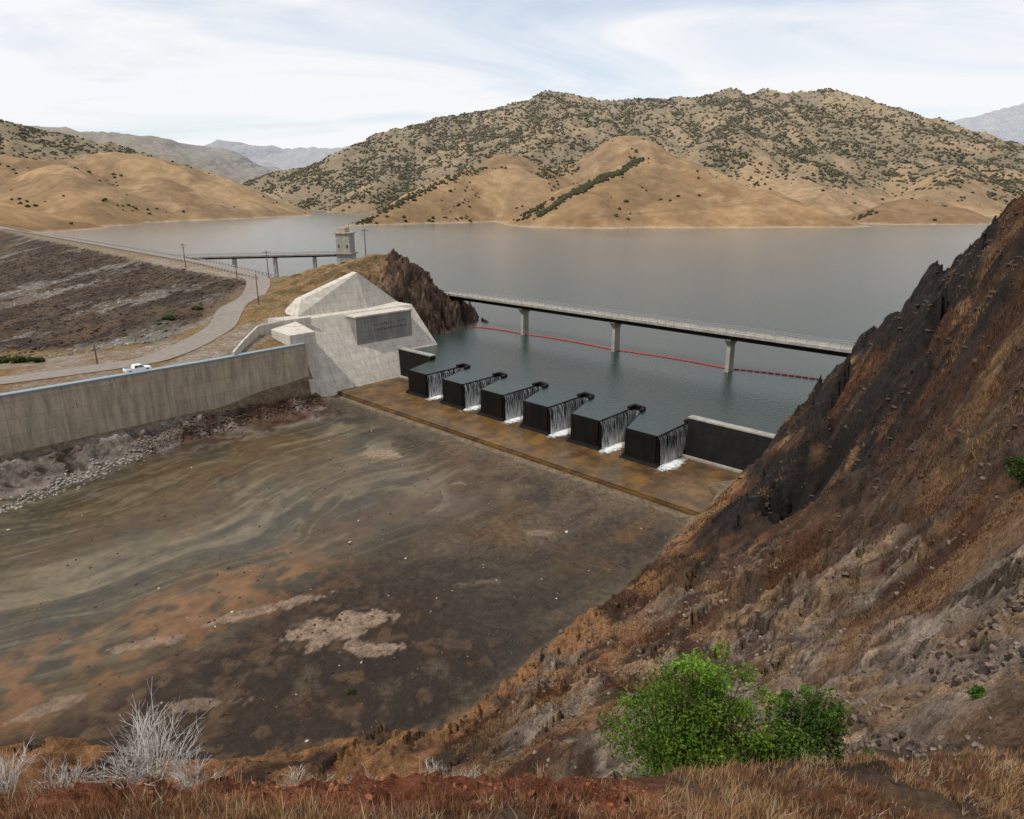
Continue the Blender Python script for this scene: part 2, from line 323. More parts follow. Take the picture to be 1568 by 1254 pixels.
bk=lerp(Z0+np.array((.08,.044,.03)),np.array((.17,.14,.12)),sst(-.1,.3,nb+.5*sst(-50,-80,R)))
bk=lerp(bk,c_dk,sst(.05,.35,nc));bk=lerp(bk,np.array((.36,.33,.3)),sst(-5.2,-3.6,Z)*sst(-50,-60,R)*.85)
col=lerp(col,bk,np.clip(bank*1.5,0,1))
pc=lerp(Z0+np.array((.24,.185,.135)),np.array((.29,.24,.19)),sst(-.2,.2,nb));pc=lerp(pc,np.array((.21,.135,.06)),sst(.0,.3,na+.3*sst(-90,-80,X)))
col=lerp(col,pc,plate)
kc=lerp(Z0+np.array((.24,.155,.075)),np.array((.13,.085,.04)),sst(-.1,.3,nb))
kr=lerp(Z0+np.array((.055,.035,.025)),np.array((.16,.1,.065)),sst(.0,.4,nc));kr=lerp(kr,np.array((.02,.015,.012)),sst(.0,.4,nf)*.7)
kc=lerp(kc,kr,np.clip(sst(-46,-40,X+3*nb)+sst(.8,1.2,slope),0,1))
col=lerp(col,kc,knoll)
dpat=fbm(dal*.055+.6*nb,dml*.022,5,141)
dc=lerp(Z0+np.array((.046,.033,.026)),np.array((.09,.067,.05)),sst(-.2,.3,nb));dc=lerp(dc,np.array((.22,.205,.185)),sst(.18,.38,dpat+.12*nc)*.8)
dc=lerp(dc,np.array((.11,.07,.04)),sst(.15,.4,na)*.7)
dc=lerp(dc,np.array((.22,.145,.07)),sst(9,2,(Y-176)+.25*(X+116))*.85)
dc=lerp(dc,np.array((.22,.19,.16)),sst(5,1,dml)*.8)
col=lerp(col,dc,dam)
up=sst(0,2,-dml-8)*sst(-86,-96,X);col=lerp(col,np.array((.3,.26,.2)),up*.8)
grn=sst(.28,.45,fbm(X*.15,Y*.15,4,161))*sst(150,175,Y)*sst(-135,-100,X)*sst(-60,-80,X)
col=lerp(col,np.array((.07,.09,.03)),grn*.6)
wet=np.clip(bed*(.3+.7*wm)*(1-pl),0,1)
TM=terrain_mat()
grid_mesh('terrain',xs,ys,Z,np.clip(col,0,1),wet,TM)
# ---------------------------------------------------------------- far hills
def seg_h(X,Y,pts,k):
    best=np.full(X.shape,-1e3)
    for (x0,y0,z0),(x1,y1,z1) in zip(pts[:-1],pts[1:]):
        dx,dy=x1-x0,y1-y0;t=np.clip(((X-x0)*dx+(Y-y0)*dy)/(dx*dx+dy*dy),0,1)
        d=np.hypot(X-x0-t*dx,Y-y0-t*dy);zr=z0+t*(z1-z0)
        best=np.maximum(best,zr-k*np.where(d<40,d*d/80,d-20))
    return best
fx=np.concatenate([np.arange(-6000,-1600,22),np.arange(-1600,2200,7),np.arange(2200,8200,26)]).astype(float)
fy=[800.];
while fy[-1]<9500: fy.append(fy[-1]*1.0042)
fy=np.array(fy);FX,FY=np.meshgrid(fx,fy)
wk=sst(1300,2400,FY)*.75+.25
wx=FX+60*wk*fbm(FX*.004,FY*.004,3,201)+10*fbm(FX*.02,FY*.02,3,203);wy=FY+60*wk*fbm(FX*.004+9,FY*.004,3,202)+10*fbm(FX*.02,FY*.02+7,3,204)
ridges=[
 ([(-1500,1000,110),(-1050,1491,128),(-832,1702,133),(-760,1841,72),(-600,1835,24),(-540,1810,2)],.40),
 ([(-1500,1000,110),(-900,900,80),(-800,960,60)],.30),
 ([(-980,1530,118),(-800,1300,80),(-690,1150,30)],.45),
 ([(-870,1660,125),(-720,1480,70),(-620,1380,15)],.45),
 ([(-2600,2500,300),(-1800,2594,302),(-1571,2580,251),(-1378,2770,195),(-1150,2750,60)],.36),
 ([(-3000,3600,420),(-1956,3750,350),(-1650,4050,292),(-1316,4240,181),(-1000,4200,60)],.36),
 ([(-2600,6500,520),(-2100,6700,470),(-1458,6400,440),(-897,7000,700),(-500,7200,500)],.35),
 ([(3400,7600,480),(4123,7590,720),(4700,7600,820),(5250,7600,950),(7500,7800,1300)],.3),
 ([(-822,2635,80),(-605,2889,240),(-289,3138,370),(-30,3230,415),(189,3279,490),(390,3270,445),(560,3260,458),(751,3216,445),(932,3173,476),(1130,3180,463),(1349,3173,482),(1411,2921,340),(1521,2680,236),(1644,2556,178),(1800,2550,160),(2500,2700,180)],.38),
 ([(189,3279,482),(120,2850,300),(70,2500,160),(40,2250,60)],.45),
 ([(-289,3138,365),(-380,2700,200),(-420,2300,90),(-400,2000,30)],.45),
 ([(-30,3230,410),(-130,2750,230),(-200,2350,100),(-240,2000,30)],.45),
 ([(560,3260,450),(480,2800,300),(420,2400,170),(380,2150,90)],.45),
 ([(932,3173,468),(820,2750,320),(697,2360,228),(650,2050,100),(600,1800,30)],.45),
 ([(1130,3180,455),(1030,2700,280),(960,2450,190)],.45),
 ([(1349,3173,473),(1200,2700,300),(950,2250,150),(872,2100,128),(800,1800,30)],.45),
 ([(1521,2680,232),(1350,2200,130),(1067,1785,60),(950,1640,12)],.40),
 ([(1800,2550,160),(1700,2000,90),(1400,1700,30)],.36),
 ([(-250,1130,4),(-160,1312,55),(-66,1484,100),(9,1600,140),(98,1640,100),(150,1760,40)],.55),
 ([(9,1600,136),(40,1450,80),(50,1380,30)],.6),
 ([(150,1740,60),(190,1650,112),(277,1717,186),(396,1640,115),(470,1560,60)],.55),
 ([(277,1717,178),(262,1500,100),(246,1328,110),(180,1220,82),(120,1134,52),(60,1075,6)],.50),
 ([(246,1328,110),(317,1268,86),(396,1187,56),(461,1125,28),(520,1085,3)],.42),
 ([(317,1268,84),(270,1130,45),(235,1050,6)],.5),
 ([(396,1187,56),(360,1090,20),(340,1030,2)],.5),
 ([(180,1220,80),(170,1120,30),(150,1030,3)],.5),
 ([(590,1190,4),(650,1215,27),(696,1243,41),(760,1240,28),(810,1215,3)],.42),
]
FZ=np.full(FX.shape,-12.)
for pts,k in ridges:
    h=seg_h(wx,wy,pts,k);w_=6.
    FZ=np.maximum(h,FZ)+np.where(np.abs(h-FZ)<w_,(w_-np.abs(h-FZ))**2/(4*w_),0)*sst(0,20,np.maximum(h,FZ))
gl=ridged(FX*.009+.8*fbm(FX*.004,FY*.004,2,5),FY*.005,3,211);g2=fbm(FX*.016,FY*.016,4,221);g3=ridged(FX*.024+.8*g2,FY*.012,3,215)
ah=sst(0,50,FZ)
FZ=FZ+ah*(-gl*9*np.clip(FZ/90,.5,2.1)+g2*6*np.clip(FZ/100,.4,1.5)-g3*3.0*np.clip(FZ/60,.5,1.3))+fbm(FX*.05,FY*.05,3,231)*.8*sst(0,10,FZ)
FZ=np.maximum(FZ,-12)
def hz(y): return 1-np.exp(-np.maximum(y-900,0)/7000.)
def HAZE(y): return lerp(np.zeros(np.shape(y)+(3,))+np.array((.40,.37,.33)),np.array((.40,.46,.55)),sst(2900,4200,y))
fa=fbm(FX*.01,FY*.01,5,241);fb=fbm(FX*.04,FY*.04,4,251)
fc=lerp(np.zeros(FX.shape+(3,))+np.array((.30,.195,.10)),np.array((.215,.135,.07)),sst(-.25,.35,fa+.3*g3))
fc=lerp(fc,np.array((.36,.25,.14)),sst(.1,.5,fb)*.5)
fc=lerp(fc,np.array((.15,.10,.055)),sst(.05,.55,gl)*.55)
mt=sst(1800,2250,FY+160*fa)
mt_g=sst(-.25,.35,fa*.8+gl*.5+.3*sst(-300,-700,FX)+.1);fc=lerp(fc,np.array((.20,.145,.08)),mt*.6);fc=lerp(fc,np.array((.10,.085,.045)),mt*.6*mt_g)
isl=sst(560,600,FX)*sst(850,800,FX)*sst(1340,1310,FY);fc=lerp(fc,np.array((.17,.105,.06)),isl*.7)
fc=lerp(fc,np.array((.38,.30,.21)),sst(2.6,.8,FZ)*sst(2000,1500,FY)*.7)
_h_=hz(FY)[...,None];fc=fc*(1-_h_)+HAZE(FY)*_h_  # aerial haze painted into the hill colours, stronger with distance
m,nt,b=new_mat('far_hill_ground');a=nd(nt,'ShaderNodeAttribute');a.attribute_name='Col';tc=nd(nt,'ShaderNodeTexCoord')
n1=noise(nt,.05,9,tc.outputs['Object'],.7);nt.links.new(mul(nt,a.outputs['Color'],ramp(nt,n1.outputs[0],[(.32,.74),(.68,1.22)]).outputs[0]),b.inputs['Base Color'])
b.inputs['Roughness'].default_value=1;b.inputs['Specular IOR Level'].default_value=.05;bump(nt,b,n1.outputs[0],.6,8)
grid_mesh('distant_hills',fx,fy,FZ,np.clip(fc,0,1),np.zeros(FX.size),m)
def gsamp(A,x,y):
    i=np.clip(np.searchsorted(fx,x)-1,0,len(fx)-2);j=np.clip(np.searchsorted(fy,y)-1,0,len(fy)-2)
    u=(x-fx[i])/(fx[i+1]-fx[i]);v=(y-fy[j])/(fy[j+1]-fy[j])
    return (A[j,i]*(1-u)+A[j,i+1]*u)*(1-v)+(A[j+1,i]*(1-u)+A[j+1,i+1]*u)*v
def fsamp(x,y): return gsamp(FZ,x,y)
bmi=bmesh.new();bmesh.ops.create_icosphere(bmi,subdivisions=1,radius=1);ICV=np.array([v.co[:] for v in bmi.verts]);ICF=np.array([[v.index for v in f.verts] for f in bmi.faces]);bmi.free()
bmi=bmesh.new();bmesh.ops.create_icosphere(bmi,subdivisions=2,radius=1);ICV2=np.array([v.co[:] for v in bmi.verts]);ICF2=np.array([[v.index for v in f.verts] for f in bmi.faces]);bmi.free()
def scatter(name,pos,size,colr,mat,jit=.25,sq=(.7,1.3),zs=(.6,1.0),hi=False,cjit=.25,block=0):
    bv,bf=(ICV2,ICF2) if hi else (ICV,ICF);n=len(pos);k=len(bv)
    if block: bv=np.sign(bv)*np.abs(bv)**.45*np.array([1,.8,.7])
    sc=np.stack([RNG.uniform(*sq,n),RNG.uniform(*sq,n),RNG.uniform(*zs,n)],1)*np.asarray(size)[:,None]
    V=bv[None]*(1+RNG.uniform(-jit,jit,(n,k,1)));V=V*sc[:,None,:]
    a=RNG.uniform(0,6.28,n);t=RNG.uniform(-.5,.5,n)
    ct,s_t=np.cos(t)[:,None],np.sin(t)[:,None];y=V[...,1]*ct-V[...,2]*s_t;z=V[...,1]*s_t+V[...,2]*ct
    ca,sa=np.cos(a)[:,None],np.sin(a)[:,None];x=V[...,0]*ca-y*sa;y2=V[...,0]*sa+y*ca
    V=np.stack([x,y2,z],-1)+np.asarray(pos)[:,None,:]
    C=np.repeat(np.asarray(colr)[:,None,:]*RNG.uniform(1-cjit,1+cjit,(n,1,1)),k,1)
    F=(bf[None]+np.arange(n)[:,None,None]*k).reshape(-1,3)
    return raw_mesh(name,V.reshape(-1,3),F,mat,np.clip(C.reshape(-1,3),0,1))
n=360000
tx=RNG.uniform(-2400,2900,n);ty=RNG.uniform(900,3400,n);tz=fsamp(tx,ty);tg=gsamp(gl,tx,ty)
dn=fbm(tx*.012,ty*.012,4,301);cl=fbm(tx*.045,ty*.045,3,311)
main=sst(1800,2200,ty+130*dn)
pr=main*(.08+.78*sst(-.08,.45,dn*.8+.6*cl+.4*tg))+(1-main)*(.14*sst(.30,.6,dn+.4*cl+.25*tg))
ok=(tz>2.5)&(np.abs(tx)<ty*.86)&(RNG.uniform(0,1,n)<pr*.72);tx,ty,tz=tx[ok],ty[ok],tz[ok]
def strip(x0,y0,x1,y1,w,c):
    t=RNG.uniform(0,1,c);return x0+(x1-x0)*t+RNG.normal(0,w,c),y0+(y1-y0)*t+RNG.normal(0,w,c)
ex=[strip(40,1080,108,1145,5,420),strip(100,1140,172,1228,6,420),strip(168,1228,235,1330,7,280),strip(20,1110,60,1180,9,120),strip(-225,1180,-150,1330,6,130),strip(-150,1330,-66,1484,8,90),strip(-240,1120,-225,1150,8,30),strip(240,1350,262,1600,9,70),strip(590,1205,620,1215,6,26),strip(-1050,1491,-840,1700,10,70),strip(-250,1140,-60,1240,4,22),strip(70,1500,110,1700,12,160),strip(120,1600,150,1760,12,120),strip(700,1250,790,1240,5,8)]
tx=np.concatenate([tx]+[e[0] for e in ex]);ty=np.concatenate([ty]+[e[1] for e in ex]);tz=fsamp(tx,ty)
ok=tz>1.;tx,ty,tz=tx[ok],ty[ok],tz[ok]
sz=RNG.uniform(1.7,4.4,len(tx))*np.where(ty<1800,.8,1.12)
hh_=(hz(ty)*.55)[:,None];tcx=np.array((.042,.043,.021))*(1-hh_)+HAZE(ty)*hh_  # tree colour also carries painted haze, weaker than on the hills
foliage_far=vcol('oak_foliage_distant',1,0)
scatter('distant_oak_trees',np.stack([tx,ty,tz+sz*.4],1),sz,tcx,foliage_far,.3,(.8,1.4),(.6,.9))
# ---------------------------------------------------------------- lake
m,nt,b=new_mat('lake_water_surface');tc=nd(nt,'ShaderNodeTexCoord')
mp=nd(nt,'ShaderNodeMapping');mp.inputs['Scale'].default_value=(1,1.6,1);nt.links.new(tc.outputs['Object'],mp.inputs[0])
n1=noise(nt,.55,6,mp.outputs[0],.62);n2=noise(nt,.006,4,tc.outputs['Object'])
b.inputs['Roughness'].default_value=.15;b.inputs['IOR'].default_value=1.33
sp=nd(nt,'ShaderNodeSeparateXYZ');nt.links.new(tc.outputs['Object'],sp.inputs[0])
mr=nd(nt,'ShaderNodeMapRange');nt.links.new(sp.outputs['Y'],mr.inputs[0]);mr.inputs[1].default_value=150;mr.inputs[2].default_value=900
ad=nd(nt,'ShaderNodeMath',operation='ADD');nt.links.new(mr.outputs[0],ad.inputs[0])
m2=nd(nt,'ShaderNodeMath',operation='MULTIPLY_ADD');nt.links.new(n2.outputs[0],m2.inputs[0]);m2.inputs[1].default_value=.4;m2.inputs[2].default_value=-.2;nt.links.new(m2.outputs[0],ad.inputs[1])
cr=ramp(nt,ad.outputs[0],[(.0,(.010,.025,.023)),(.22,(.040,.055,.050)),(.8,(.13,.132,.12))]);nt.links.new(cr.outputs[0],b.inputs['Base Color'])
bump(nt,b,n1.outputs[0],.6,.28)
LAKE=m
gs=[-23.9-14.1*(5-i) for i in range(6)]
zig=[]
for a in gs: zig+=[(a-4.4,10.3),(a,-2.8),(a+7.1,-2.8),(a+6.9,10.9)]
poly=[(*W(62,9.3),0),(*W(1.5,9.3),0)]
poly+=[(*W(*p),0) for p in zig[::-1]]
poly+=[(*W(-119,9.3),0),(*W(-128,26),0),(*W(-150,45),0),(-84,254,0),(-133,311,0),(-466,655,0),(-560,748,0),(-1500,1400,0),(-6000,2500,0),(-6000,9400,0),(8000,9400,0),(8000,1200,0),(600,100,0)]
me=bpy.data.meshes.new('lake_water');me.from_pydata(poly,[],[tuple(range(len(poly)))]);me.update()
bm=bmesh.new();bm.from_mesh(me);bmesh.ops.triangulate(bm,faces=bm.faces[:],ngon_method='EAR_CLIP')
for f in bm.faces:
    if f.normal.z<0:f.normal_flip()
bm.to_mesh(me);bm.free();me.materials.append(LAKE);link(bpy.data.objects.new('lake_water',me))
# ---------------------------------------------------------------- concrete
def concrete(name,col,axes='YZ',bs=.22,stain=.5,rough=.85,lines=.55,spec=.3,tint=None,ms=.010):
    m,nt,b=new_mat(name);tc=nd(nt,'ShaderNodeTexCoord');sp=nd(nt,'ShaderNodeSeparateXYZ');nt.links.new(tc.outputs['Object'],sp.inputs[0])
    cb=nd(nt,'ShaderNodeCombineXYZ');nt.links.new(sp.outputs[axes[0]],cb.inputs[0]);nt.links.new(sp.outputs[axes[1]],cb.inputs[1])
    br=nd(nt,'ShaderNodeTexBrick');nt.links.new(cb.outputs[0],br.inputs['Vector']);br.inputs['Scale'].default_value=bs;br.offset=0
    br.inputs['Mortar Size'].default_value=ms;br.inputs['Mortar Smooth'].default_value=.5;br.inputs['Color1'].default_value=(1,1,1,1);br.inputs['Color2'].default_value=(.9,.89,.87,1);br.inputs['Mortar'].default_value=(lines,lines,lines,1)
    mp=nd(nt,'ShaderNodeMapping');mp.inputs['Scale'].default_value=(1.0,1.0,.16) if axes[1]=='Z' else (.3,.22,1);nt.links.new(tc.outputs['Object'],mp.inputs[0])
    n=noise(nt,.8,8,mp.outputs[0],.7);n2=noise(nt,4,6,tc.outputs['Object']);n3=noise(nt,.22,8,tc.outputs['Object'],.7)
    rgb=nd(nt,'ShaderNodeRGB');rgb.outputs[0].default_value=(*col,1);o=rgb.outputs[0]
    if tint:
        mx=nd(nt,'ShaderNodeMix',data_type='RGBA');nt.links.new(ramp(nt,n3.outputs[0],[(.42,0.0),(.58,1.0)]).outputs[0],mx.inputs[0]);nt.links.new(o,mx.inputs[6]);mx.inputs[7].default_value=(*tint,1);o=mx.outputs[2]
    o=mul(nt,o,br.outputs[0]);o=mul(nt,o,ramp(nt,n.outputs[0],[(.33,1-stain),(.62,1.1)]).outputs[0]);o=mul(nt,o,ramp(nt,n2.outputs[0],[(.3,.82),(.7,1.14)]).outputs[0]);o=mul(nt,o,ramp(nt,n3.outputs[0],[(.35,.8),(.65,1.12)]).outputs[0])
    nt.links.new(o,b.inputs['Base Color']);b.inputs['Roughness'].default_value=rough;b.inputs['Specular IOR Level'].default_value=spec;bump(nt,b,n2.outputs[0],.4,.03)
    return m
cLight=concrete('concrete_pale',(.60,.56,.50),bs=.13,stain=.25,lines=.72,tint=(.48,.445,.39))
cWall=concrete('concrete_weathered',(.47,.39,.29),bs=.075,stain=.38,lines=.72,tint=(.35,.30,.235),ms=.006)
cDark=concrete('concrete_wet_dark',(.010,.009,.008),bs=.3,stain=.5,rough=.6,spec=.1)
cMid=concrete('concrete_grey',(.32,.30,.27),bs=.1,stain=.3,lines=.85)
cApron=concrete('concrete_apron_wet',(.20,.108,.034),'XY',.036,.6,.4,.6,tint=(.085,.055,.028),ms=.004)
steel=simple('galvanised_steel',(.35,.35,.35),.5,5,.15,0,.6);wood=simple('weathered_wood',(.1,.075,.055),.9,4,.3)
mb=MB()
line=[(-110.4,-24),(-109.2,-50),(-109.4,-90),(-109.6,-190)]
for p,q in zip(line[:-1],line[1:]):
    L=math.hypot(q[0]-p[0],q[1]-p[1]);k=max(1,int(L/9))
    for i in range(k):
        a=(p[0]+(q[0]-p[0])*i/k,p[1]+(q[1]-p[1])*i/k);c=(p[0]+(q[0]-p[0])*(i+1)/k,p[1]+(q[1]-p[1])*(i+1)/k-(-.04))
        mb.hexa([(a[0]+1.1,a[1],-9),(a[0]-1.6,a[1],-9),(c[0]-1.6,c[1],-9),(c[0]+1.1,c[1],-9)],[(a[0]+.35,a[1],7.9),(a[0]-1.2,a[1],7.9),(c[0]-1.2,c[1],7.9),(c[0]+.35,c[1],7.9)],0)
        mb.hexa([(a[0]+.5,a[1],7.9),(a[0]-1.3,a[1],7.9),(c[0]-1.3,c[1],7.9),(c[0]+.5,c[1],7.9)],[(a[0]+.5,a[1],8.3),(a[0]-1.3,a[1],8.3),(c[0]-1.3,c[1],8.3),(c[0]+.5,c[1],8.3)],1)
cope=simple('wall_coping',(.2,.25,.28),.6,2,.2)
mb.make('retaining_wall',[cWall,cope],SPM)
mb=MB()
mb.hexa([(-108.6,-20,-9),(-108.6,27,-9),(-128,27,-9),(-128,-27,-9)],[(-121,-20,12.5),(-121,20,12.5),(-129,20,12.5),(-129,-24,12.5)])
mb.hexa([(-107.3,-25,-9),(-107.3,-20.02,-9),(-112,-20.02,-9),(-112,-25,-9)],[(-108.8,-24.5,-1.2),(-108.8,-20.02,-2.4),(-110.6,-20.02,-2.4),(-110.6,-24.5,-1.2)])
mb.hexa([(-110.3,-27.5,-6),(-110.1,-20.02,-6),(-121,-20.02,-6),(-121,-27.5,-6)],[(-111.6,-27.5,10.6),(-111.6,-20.02,10.6),(-121,-20.02,12.2),(-121,-27.5,11)])
mb.hexa([(-125.5,-17,12.5),(-124.5,6,12.5),(-132,8,12.5),(-134,-17,12.5)],[(-128,-14,16.8),(-127.5,5,23),(-130.5,5.5,23),(-131,-14,16.8)])
mb.hexa([(-124.5,6.02,12.5),(-129,24,10),(-133,24,10),(-132,8.02,12.5)],[(-127.5,5.02,23),(-130,21,12.6),(-132,21,12.6),(-130.5,5.52,23)])
mb.hexa([(-120,20.02,-9),(-122,31,-9),(-133,31,-9),(-133,20.02,-9)],[(-128.5,20.02,12),(-129.5,24,8.5),(-132,24,8.5),(-132,20.02,12)])
mb.hexa([(-108.6,27.02,-9),(-112,33,-9),(-124,33,-9),(-124,27.02,-9)],[(-119,23,4.5),(-122,28,1),(-128,28,1),(-128,23,6)])
mb.make('concrete_abutment',[cLight],SPM,bevel=.06)
mb=MB();mb.box(-126.5,-116.0,-4.2,15.8,2.6,11.6,0);mb.box(-126.8,-115.7,-4.5,16.1,11.6,12.1,1)
for i in range(14):
    y0=2+i*.85
    for zz in (9.0,7.5):
        if random.random()<.85: mb.box(-116.0,-115.93,y0,y0+.16,zz-.5,zz+.4,2)
        if random.random()<.7: mb.box(-116.0,-115.92,y0+.16,y0+.5,zz+random.choice([-.5,.25,-.1]),zz+random.choice([-.35,.4,.05])+.05,2)
mb.make('gate_control_house',[concrete('concrete_house',(.25,.245,.23),bs=.1,stain=.3,lines=.8),cLight,simple('letter_paint',(.08,.08,.08))],SPM,bevel=.05)
mb=MB();pl_=[(-67,160.5,8.6),(-67.8,170,9.8),(-67.7,180,11.4),(-62,184,12.2),(-55.5,187,12.6)]
for a,c in zip(pl_[:-1],pl_[1:]): mb.wall(a[:2],c[:2],.5,a[2]-3,a[2]+.5,0,c[2]-3,c[2]+.5);mb.tube((a[0],a[1],a[2]+1.5),(c[0],c[1],c[2]+1.5),.05,mi=1)
for a in pl_: mb.tube((a[0],a[1],a[2]+.4),(a[0],a[1],a[2]+1.5),.05,mi=1)
mb.make('parapet_wall',[cLight,steel])
mb=MB();mb.box(-113,.5,-15.5,13,-9,-6.4);mb.box(-113,.5,-15.9,-15.52,-9,-6.75);mb.make('spillway_apron',[cApron],SPM)
def sidewall(name,s0,s1):
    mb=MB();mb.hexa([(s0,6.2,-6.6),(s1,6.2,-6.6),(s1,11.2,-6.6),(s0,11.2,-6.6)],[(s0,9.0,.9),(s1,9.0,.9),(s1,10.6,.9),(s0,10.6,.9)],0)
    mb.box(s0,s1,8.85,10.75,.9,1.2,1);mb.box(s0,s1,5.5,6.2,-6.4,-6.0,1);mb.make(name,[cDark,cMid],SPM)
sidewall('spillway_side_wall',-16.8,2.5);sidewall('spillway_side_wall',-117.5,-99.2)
def fall_mat():
    m,nt,b=new_mat('falling_water');uv=nd(nt,'ShaderNodeUVMap');mp=nd(nt,'ShaderNodeMapping');mp.inputs['Scale'].default_value=(2.2,.16,1);nt.links.new(uv.outputs[0],mp.inputs[0])
    n=noise(nt,1.6,6,mp.outputs[0],.65);sp=nd(nt,'ShaderNodeSeparateXYZ');nt.links.new(uv.outputs[0],sp.inputs[0])
    a1=nd(nt,'ShaderNodeMath',operation='MULTIPLY');a1.inputs[1].default_value=.028;nt.links.new(sp.outputs['Y'],a1.inputs[0])
    ad=nd(nt,'ShaderNodeMath',operation='ADD');nt.links.new(n.outputs[0],ad.inputs[0]);nt.links.new(a1.outputs[0],ad.inputs[1])
    r=ramp(nt,ad.outputs[0],[(.48,0.0),(.76,.85)])
    b.inputs['Base Color'].default_value=(.68,.70,.71,1);b.inputs['Roughness'].default_value=.35;nt.links.new(r.outputs[0],b.inputs['Alpha']);return m
FALL=fall_mat()
def foam_mat():
    m,nt,b=new_mat('white_foam');tc=nd(nt,'ShaderNodeTexCoord');n=noise(nt,1.1,7,tc.outputs['Object'],.7);uv=nd(nt,'ShaderNodeUVMap');sp=nd(nt,'ShaderNodeSeparateXYZ');nt.links.new(uv.outputs[0],sp.inputs[0])
    ad=nd(nt,'ShaderNodeMath',operation='ADD');nt.links.new(n.outputs[0],ad.inputs[0]);nt.links.new(sp.outputs['X'],ad.inputs[1])
    r=ramp(nt,ad.outputs[0],[(.72,0.0),(1.05,.95)]);b.inputs['Base Color'].default_value=(.75,.77,.78,1);nt.links.new(r.outputs[0],b.inputs['Alpha']);return m
FOAM=foam_mat()
def uvmesh(name,V,F,UV,mat,M):
    me=bpy.data.meshes.new(name);me.from_pydata(V,[],F);ul=me.uv_layers.new(name='UVMap')
    for p in me.polygons:
        p.use_smooth=True
        for li in p.loop_indices: ul.data[li].uv=UV[me.loops[li].vertex_index]
    me.materials.append(mat);ob=link(bpy.data.objects.new(name,me));ob.matrix_world=M;return ob
for gi,a in enumerate(gs):
    mb=MB();D0=(a-4.5,10.2);A=(a,-2.8);B=(a+7.1,-2.8);C=(a+6.9,10.9);D1=(a+9.6,10.3)
    for p,q in((D0,A),(A,B),(B,C)): mb.wall(p,q,.55,-6.4,-.05)
    if gi<5: mb.wall(C,D1,.9,-6.4,.55)
    else: mb.wall(C,(a+8,10.7),.9,-6.4,.55)
    mb.wall((C[0]-.05,C[1]-2.4),(C[0],C[1]+.4),.8,-6.35,.5);
    if gi>0: mb.wall((D0[0]+.75,D0[1]-2.0),(D0[0]-.05,D0[1]+.4),.8,-6.35,.5)
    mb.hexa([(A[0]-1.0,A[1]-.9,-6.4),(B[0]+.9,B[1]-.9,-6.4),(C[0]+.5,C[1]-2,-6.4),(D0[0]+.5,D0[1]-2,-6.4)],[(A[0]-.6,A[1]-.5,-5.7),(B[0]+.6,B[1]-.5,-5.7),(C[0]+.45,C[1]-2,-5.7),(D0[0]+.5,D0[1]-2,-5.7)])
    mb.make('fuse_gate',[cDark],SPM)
    V=[];F=[];UV=[]
    def sheet(p,q,nn,off=0):
        L=math.hypot(q[0]-p[0],q[1]-p[1]);nu=int(L/.3)+1;nv=8;b0=len(V)
        for i in range(nu+1):
            t=i/nu;wob=.1*math.sin(i*1.7+a)
            for j in range(nv+1):
                f=j/nv;o=.1+.3+f**.5*.7+wob*f;z=.03-6.3*f
                if j==0:o=0.05
                V.append((p[0]+(q[0]-p[0])*t+nn[0]*o,p[1]+(q[1]-p[1])*t+nn[1]*o,z));UV.append((t*L+off,6.3*f))
        for i in range(nu):
            for j in range(nv): k=b0+i*(nv+1)+j;F.append((k,k+1,k+nv+2,k+nv+1))
    sheet(B,C,(1,0),a*1.37);sheet((D0[0]+.6,D0[1]-2),A,(-.94,-.33),a+20)
    if gi<5: sheet(C,D1,(0,-1),a+40)
    uvmesh('spilling_water',V,F,UV,FALL,SPM)
    V=[];F=[];UV=[];cx,cy=a+9.0,1.2;k=28
    for ring,(rr,w_) in enumerate([(0,.58),(.5,.42),(1,.05)]):
        for i in range(k):
            an=2*math.pi*i/k;V.append((cx+math.cos(an)*2.6*rr,cy-1.2+math.sin(an)*6.2*rr,-6.36+.25*(1-rr)));UV.append((w_,0))
    for ring in range(2):
        for i in range(k): F.append((ring*k+i,ring*k+(i+1)%k,(ring+1)*k+(i+1)%k,(ring+1)*k+i))
    uvmesh('foam',V,F,UV,FOAM,SPM)
# ---------------------------------------------------------------- road bridge
mb=MB();s0,s1=-143,62
mb.box(s0,s1,52.2,57.8,10.15,10.55,0);mb.box(s0,s1,53.0,53.7,8.9,10.15,1);mb.box(s0,s1,56.3,57,8.9,10.15,1)
mb.box(s0,s1,52.2,52.45,10.55,10.85,0);mb.box(s0,s1,57.55,57.8,10.55,10.85,0)
for yy in(52.33,57.67):
    for z in(11.3,11.8): mb.box(s0,s1,yy-.05,yy+.05,z-.05,z+.05,2)
    x=s0
    while x<s1: mb.box(x,x+.12,yy-.06,yy+.06,10.85,11.85,2);x+=2.6
for s in(-104.7,-67.5,-30.7,6.5):
    mb.hexa([(s-.6,53.4,-14),(s+.6,53.4,-14),(s+.6,56.6,-14),(s-.6,56.6,-14)],[(s-.5,53.7,7.2),(s+.5,53.7,7.2),(s+.5,56.3,7.2),(s-.5,56.3,7.2)],0)
    mb.hexa([(s-.5,53.7,7.2),(s+.5,53.7,7.2),(s+.5,56.3,7.2),(s-.5,56.3,7.2)],[(s-.8,52.4,8.9),(s+.8,52.4,8.9),(s+.8,57.6,8.9),(s-.8,57.6,8.9)],0)
mb.box(s0-3,s0+1.5,51.8,58.2,4,10.5,0)
mb.make('road_bridge',[cMid,cDark,steel],SPM)
buoys=[(-15,243),(3,229.6),(31,204.2),(58.5,180.6),(86,163)]
red=simple('red_float',(.36,.03,.02),.5,4,.2,0);mb=MB()
